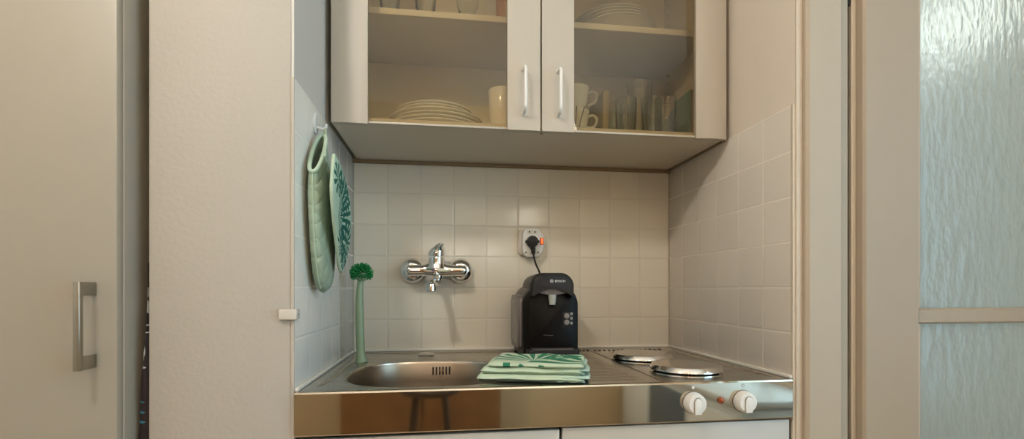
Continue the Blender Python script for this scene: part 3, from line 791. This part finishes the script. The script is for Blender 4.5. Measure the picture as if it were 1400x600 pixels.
obj('nozzle', bm, M['ledgrey'], t)
# front inset panel, recessed
bm = bmesh.new(); prism(bm, rrect(mx, .105, .128, .150, .012), 'Y', YF-.002, YF+.002, bev=.001); obj('front_plate', bm, M['black'], t)
bm = bmesh.new(); prism(bm, rrect(mx+.048, .1105, .030, .0425, .004), 'Y', YF-.0035, YF-.0015, bev=.0005); cp = obj('control_panel', bm, M['blackm'], t)
for zz in (.121, .1030):
    bm = bmesh.new(); lathe(bm, [(.0075, 0), (.0075, -.0015), (.0055, -.002)], (mx+.0445, YF-.0036, zz), 'Y', 20); obj('button', bm, M['silverp2'], cp)
bm = bmesh.new()
for zz in (.1265, .114, .1005): tube(bm, [(mx+.0585+.0026*math.cos(a*PI/6), YF-.0038, zz+.0026*math.sin(a*PI/6)) for a in range(12)], .0007, 6)
obj('status_icons', bm, M['print_w'], cp)
bm = bmesh.new(); tube(bm, spline([(mx-.022, YF-.0022, .068), (mx, YF-.0022, .0665), (mx+.006, YF-.0022, .066)], 4), .0007, 6); obj('slot_line', bm, M['silverp'], t)
# drip tray
bm = bmesh.new(); prism(bm, rrect(mx+.001, YF-.010, .146, .062, .012), 'Z', .004, .0300, bev=.003); dt = obj('drip_tray', bm, M['blackm'], t)
bm = bmesh.new(); prism(bm, rrect(mx+.001, YF-.014, .118, .044, .010), 'Z', .0300, .0320, bev=.0008); obj('drip_grid', bm, M['silverp'], dt)
for sx in (-1, 1):
    for yy in (-.05, -.20): obj('foot', lathe(bmesh.new(), [(.010, 0.0014), (.010, .008)], (mx+sx*.055, yy, 0), 'Z', 14), M['hot'], t)
# side tank panel (left)
bm = bmesh.new(); prism(bm, rrect(-.133, .1015, .165, .155, .022), 'X', mx-.0885, mx-.068, bev=.005, seg=3); wt = obj('water_tank', bm, M['silverp'], t, smooth=50)
bm = bmesh.new(); prism(bm, rrect(-.137, .1015, .125, .125, .016), 'X', mx-.0895, mx-.0880, bev=.0006); obj('tank_panel', bm, M['silverp2'], wt)
bm = bmesh.new(); tube(bm, [(mx-.0835, -.2165+.0015*0, z) for z in (.035, .10, .168)], .0016, 8); obj('tank_edge', bm, M['silverp2'], wt)
# lettering
cu_ = bpy.data.curves.new('lettering', 'FONT'); cu_.body = 'BOSCH'; cu_.size = .0084; cu_.extrude = .0003; cu_.offset = .00012
cu_.space_character = 1.12
to = bpy.data.objects.new('tmp', cu_); C.objects.link(to); bpy.context.view_layer.update()
me = bpy.data.meshes.new_from_object(to.evaluated_get(bpy.context.evaluated_depsgraph_get()))
bpy.data.objects.remove(to)
bm = bmesh.new(); bm.from_mesh(me)
for v in bm.verts:
    x, y, z = v.co; v.co = (mx+.006+x, YF-.0238-z, .2155+y)
hy_ = YF-.0238
def ringm(bm, cx, cz, r, w, y):
    n = 20
    tube(bm, [(cx+r*math.cos(2*PI*k/n), y, cz+r*math.sin(2*PI*k/n)) for k in range(n+1)], w, 6)
ringm(bm, mx-.003, .2185, .0042, .0006, hy_)
tube(bm, [(mx-.0045, hy_, .216), (mx-.0045, hy_, .221)], .0006, 6); tube(bm, [(mx-.0015, hy_, .216), (mx-.0015, hy_, .221)], .0006, 6); tube(bm, [(mx-.0045, hy_, .2185), (mx-.0015, hy_, .2185)], .0006, 6)
obj('lettering', bm, M['print_w'], hd)
# cord with plug
pl = bmesh.new()
lathe(pl, [(.0165, -.037), (.0185, -.041), (.0190, -.052), (.0165, -.060), (.009, -.062)], (.5590, 0, .3475), 'Y', 28)
for sx in (-1, 1): box(pl, .5590+sx*.019-.003, .5590+sx*.019+.003, -.055, -.040, .3435, .3515, bev=.001)
tube(pl, spline([(.5590, -.052, .345), (.5595, -.052, .330), (.5610, -.0515, .318), (.5620, -.051, .308)], 4), [.0085]*4+[.008]*3+[.007]*3+[.006]*3, 12)
cb = bmesh.new(); tube(cb, spline([(.5620, -.051, .309), (.5640, -.051, .295), (.5690, -.055, .275), (.5790, -.058, .252), (.588, -.05, .228), (.590, -.035, .19), (.590, -.02, .16)], 8), .0032, 10)
co = obj('power_cord', cb, M['blackm'], t, smooth=60); obj('plug', pl, M['blackm'], co, smooth=40)

# ------------------------------------------------------------------ dish brush
t = thing('dish_brush', 'green dish brush standing upright on the sink corner', 'brush', (.06, -.2, 0))
bm = bmesh.new()
pts = spline([(.0605, -.218, 0), (.0603, -.218, .003), (.0600, -.218, .008), (.0590, -.218, .020), (.0575, -.218, .06), (.0555, -.218, .12), (.0555, -.219, .17), (.0570, -.220, .205), (.0590, -.220, .220)], 4)
rd = []
for p in pts:
    z = p.z
    r = .0112 if z > .03 else .0112+(.0170-.0112)*((.03-z)/.03)**2.2
    if z > .15: r = .0112-.0035*((z-.15)/.07)
    rd.append(r)
tube(bm, pts, rd, 20); obj('handle', bm, M['mint'], t, smooth=60)
hc = Vector((.0610, -.220, .238))
bm = bmesh.new(); lathe(bm, [(.006, -.022), (.013, -.017), (.018, -.006), (.0175, .002), (.010, .008), (.001, .010)], hc, 'Z', 20); obj('brush_head', bm, M['mint'], t)
bm = bmesh.new()
for k in range(170):
    ph = k*2.399963; cz = 1-1.5*(k+.5)/170; sr = math.sqrt(1-cz*cz)
    d = Vector((sr*math.cos(ph), sr*math.sin(ph), cz))
    d = (d + Vector((random.uniform(-.08, .08),)*3)).normalized()
    L = random.uniform(.0285, .0325)
    tube(bm, [hc+d*.008, hc+d*(L-.003), hc+d*L], [.0014, .0021, .0014], 6)
obj('bristles', bm, M['green'], t, smooth=60)

# ------------------------------------------------------------------ towels
def towel(cx, cy, ang, w, d, z, h, name, label, mat, endmat, layers, warp=0, tail=0):
    c = thing(name, label, 'kitchen towel', (cx, cy, z), 'folded towels stacked on the countertop')
    ca, sa = math.cos(ang), math.sin(ang)
    def P(u, v, zz): return (cx+u*ca-v*sa, cy+u*sa+v*ca, z+zz)
    def slab(bm, w_, d_, z0, z1, seed, offx=0):
        rr = random.Random(seed); N, Mx = 36, 20
        R = .9
        top = []; bot = []
        hh = (z1-z0)
        grid = {}
        for i in range(N+1):
            for j in range(Mx+1):
                u = -1+2*i/N; v = -1+2*j/Mx
                # edge rounding
                e = min(1, (1-abs(u))*w_/2/(hh*.6)); f = min(1, (1-abs(v))*d_/2/(hh*.6))
                k = math.sqrt(max(0, 1-(1-e)**2))*math.sqrt(max(0, 1-(1-f)**2))
                x = offx+u*w_/2 + .0015*math.sin(v*5+seed); y = v*d_/2 + .0012*math.sin(u*6+seed*2)
                wob = .0011*math.sin(u*7+seed)*math.cos(v*4+seed*1.3)
                mid = (z0+z1)/2
                for s in (1, -1):
                    zz = mid + s*hh/2*k + (wob if s > 0 else 0)
                    if k == 0 and s == -1: grid[i, j, s] = grid[i, j, 1]; continue
                    grid[i, j, s] = bm.verts.new(P(x, y, zz))
        for s in (1, -1):
            for i in range(N):
                for j in range(Mx):
                    q = [grid[i, j, s], grid[i+1, j, s], grid[i+1, j+1, s], grid[i, j+1, s]]
                    q2 = []
                    for v_ in q:
                        if v_ not in q2: q2.append(v_)
                    if len(q2) > 2:
                        try: bm.faces.new(q2 if s > 0 else q2[::-1])
                        except ValueError: pass
    bm = bmesh.new(); slab(bm, w, d, 0, h, hash(name) % 7 + z*100)
    obj('towel_cloth', bm, mat, c, smooth=80)
    if endmat:
        for L in range(layers):
            z0 = h*(L/layers); z1 = h*((L+1)/layers)
            bm = bmesh.new(); slab(bm, .06+.006*(L % 2), d*.97, z0+.0003, z1-.0003, L*3+1, offx=w/2-.027+.004*((L*2) % 3))
            obj('folded_edge', bm, endmat, c, smooth=80)
    return c
TA = -.262
towel(.480, -.494, TA, .224, .178, .0018, .0145, 'kitchen_towel', 'plain mint kitchen towel, bottom of the folded stack', M['mintcloth'], M['mintcloth2'], 2)
towel(.484, -.490, TA+.02, .214, .172, .0166, .0135, 'kitchen_towel', 'plain mint kitchen towel, middle of the folded stack', M['mintcloth'], M['mintcloth2'], 2)
towel(.494, -.492, TA-.01, .204, .170, .0304, .0095, 'kitchen_towel', 'palm leaf printed kitchen towel, top of the folded stack', M['towelprint'], None, 0)

# ------------------------------------------------------------------ oven mitt and pot holder on the left wall
t = thing('wall_hook', 'small white oval hook holding the mitt on the left tiled wall', 'hook', (.003, -.456, .550))
obj('hook_plate', prism(bmesh.new(), [(-.456+.016*math.cos(a), .560+.024*math.sin(a)) for a in [2*PI*k/28 for k in range(28)]], 'X', .0003, .0055, bev=.002), M['knob'], t)
obj('hook_peg', tube(bmesh.new(), spline([(.004, -.456, .553), (.016, -.456, .549), (.023, -.456, .552), (.025, -.456, .560)], 5), .0032, 10), M['knob'], t)

t = thing('oven_mitt', 'quilted mint oven mitt hanging from the hook on the left wall', 'oven mitt', (.02, -.52, .56))
def sp2(p, n=5): return [(q.x, q.y) for q in spline([(a, b, 0) for a, b in p], n)]
nearE = sp2([(-.564, .430), (-.562, .390), (-.558, .335), (-.546, .280), (-.528, .232), (-.508, .205), (-.482, .190)])
farE = sp2([(-.482, .527), (-.455, .470), (-.430, .400), (-.416, .330), (-.415, .262), (-.432, .212), (-.478, .189)])
bm = bmesh.new(); rings = []; nr = len(nearE)
def mitt_ring(k, grow=0.0, n=28):
    u = k/(nr-1); a, b = nearE[k], farE[k]
    cx_, cz_ = (a[0]+b[0])/2, (a[1]+b[1])/2
    hx_, hz_ = (b[0]-a[0])/2, (b[1]-a[1])/2
    th = .0190 if u < .6 else .0190*math.sqrt(max(.02, 1-((u-.6)/.4)**2))
    th = th*(.55+.45*min(1, u*4+.25)) + grow
    return [(.0235+th*math.copysign(abs(math.sin(t_))**.75, math.sin(t_)), cx_+hx_*math.cos(t_)*(1+grow*3), cz_+hz_*math.cos(t_)*(1+grow*3)) for t_ in [2*PI*j/n for j in range(n)]]
rings = [mitt_ring(k) for k in range(nr)]
loft(bm, rings, True, False, True)
# inner lining
inner = [mitt_ring(k, -.0035) for k in range(0, nr-6)]
loft(bm, inner, True, False, False)
obj('mitt_body', bm, M['quilt'], t, smooth=80)
bm = bmesh.new(); r0 = mitt_ring(0, -.001, 40); r0.append(r0[0]); r0.append(r0[1]); tube(bm, r0, .0042, 10); obj('cuff_binding', bm, M['binding'], t, smooth=80)
bm = bmesh.new(); tube(bm, [(.0235, a[0]-.0008, a[1]) for a in nearE[:-3]], .0017, 8); obj('seam', bm, M['binding'], t, smooth=80)
bm = bmesh.new(); tube(bm, spline([(.030, -.490, .517), (.027, -.473, .535), (.025, -.460, .545), (.023, -.455, .551), (.021, -.461, .543), (.020, -.478, .525)], 6), .0022, 8); obj('hanging_loop', bm, M['binding'], t, smooth=80)

t = thing('pot_holder', 'palm printed pot holder hanging in front of the plain quilted mitt', 'pot holder', (.045, -.50, .48))
ho = sp2([(-.560, .465), (-.578, .425), (-.583, .387), (-.560, .338), (-.515, .281), (-.478, .242), (-.455, .240), (-.429, .268), (-.410, .324), (-.421, .380), (-.464, .428), (-.522, .458)], 5)
bm = bmesh.new(); cy_, cz_ = -.49, .35
def hx(y, z): return .056 + .010*math.sin((z-.23)*9) + .02*(y+.49)
rings = []
for f, off in ((1, .0), (.985, .0035), (.9, .005), (.5, .0058), (.05, .006)): rings.append([(hx(y, z)+off, cy_+(y-cy_)*f, cz_+(z-cz_)*f) for y, z in ho])
loft(bm, rings, True, False, True)
bm2 = [[(2*hx(y, z)-p[0], p[1], p[2]) for p, (y, z) in zip(r, ho)] for r in rings]
loft(bm, bm2, True, False, True)
obj('padded_cloth', bm, M['holderprint'], t, smooth=80)
bm = bmesh.new(); pp = [(hx(y, z), y, z) for y, z in ho]; pp.append(pp[0]); pp.append(pp[1]); tube(bm, pp, .0036, 10); obj('edge_binding', bm, M['binding'], t, smooth=80)
bm = bmesh.new(); tube(bm, spline([(.046, -.556, .463), (.036, -.515, .495), (.028, -.475, .535), (.024, -.456, .550)], 6), .0022, 8); obj('hanging_loop', bm, M['binding'], t, smooth=80)

# ------------------------------------------------------------------ light
w = bpy.data.worlds.new('daylight'); sc.world = w; w.use_nodes = True
bg = w.node_tree.nodes['Background']; bg.inputs[0].default_value = (.50, .77, 1.0, 1); bg.inputs[1].default_value = 7
def light(name, typ, loc, energy, col, size=.1, rot=None, sy=None, portal=False):
    L = bpy.data.lights.new(name, typ); L.energy = energy; L.color = col
    if typ == 'AREA':
        L.size = size
        if sy: L.shape = 'RECTANGLE'; L.size_y = sy
        if portal: L.cycles.is_portal = True
    else: L.shadow_soft_size = size
    o = bpy.data.objects.new(name, L); C.objects.link(o); o.location = loc
    if rot: o.rotation_euler = rot
    return o
light('window_portal', 'AREA', (WX+.13, -2.2, .575), 10, (1, 1, 1), 1.75, (0, PI/2, 0), 1.9, True)
light('hallway_fill', 'POINT', (1.7, .35, -.6), 2, (.90, .96, .95), .15); light('hallway_highlight_fill', 'POINT', (2.35, .2, 1.3), 3, (.90, .96, .95), .15)  # added fills behind the door glass; the upper one gives its soft highlight
light('room_fill', 'POINT', (1.03, -2.6, 1.3), 14, (1.0, .92, .80), .2)  # added fill light behind the camera; no pendant hangs here
for lx in (.02, .51): light('alcove_fill', 'POINT', (lx, -2.85, .53), 5, (1.0, .95, .86), .05)  # added pair in mid-air, filling the alcove and glinting on its tiles
up = light('ceiling_bounce_fill', 'SPOT', (.45, -2.55, .75), 135, (1.0, .95, .88), .12, (PI, 0, 0)); up.data.spot_size = 2.3; up.data.spot_blend = .6  # added spot aimed at the ceiling for soft bounce; no floor lamp stands here

# ------------------------------------------------------------------ camera (fitted to the photograph)
cam = bpy.data.cameras.new('camera'); co_ = bpy.data.objects.new('camera', cam); C.objects.link(co_); sc.camera = co_
cam.sensor_fit = 'HORIZONTAL'; cam.sensor_width = 36; cam.lens = 668.38/1400*36
cam.shift_y = (395.05-300)/1400
co_.location = (.2859, -1.5801, .1965)
yaw, pit = .1347, 0.0
F = Vector((math.sin(yaw)*math.cos(pit), math.cos(yaw)*math.cos(pit), math.sin(pit)))
R_ = Vector((math.cos(yaw), -math.sin(yaw), 0)); U = R_.cross(F)
co_.matrix_world = Matrix(((R_.x, U.x, -F.x, .2859), (R_.y, U.y, -F.y, -1.5801), (R_.z, U.z, -F.z, .1965), (0, 0, 0, 1)))
cam.clip_start = .01

vs = sc.view_settings
vs.view_transform = 'Standard'; vs.look = 'None'; vs.gamma = 1; vs.use_curve_mapping = False; vs.exposure = -0.30
sc.cycles.use_denoising = True
sc.cycles.max_bounces = 12; sc.cycles.transmission_bounces = 12; sc.cycles.transparent_max_bounces = 16
sc.cycles.sample_clamp_indirect = 6
sc.cycles.caustics_reflective = False
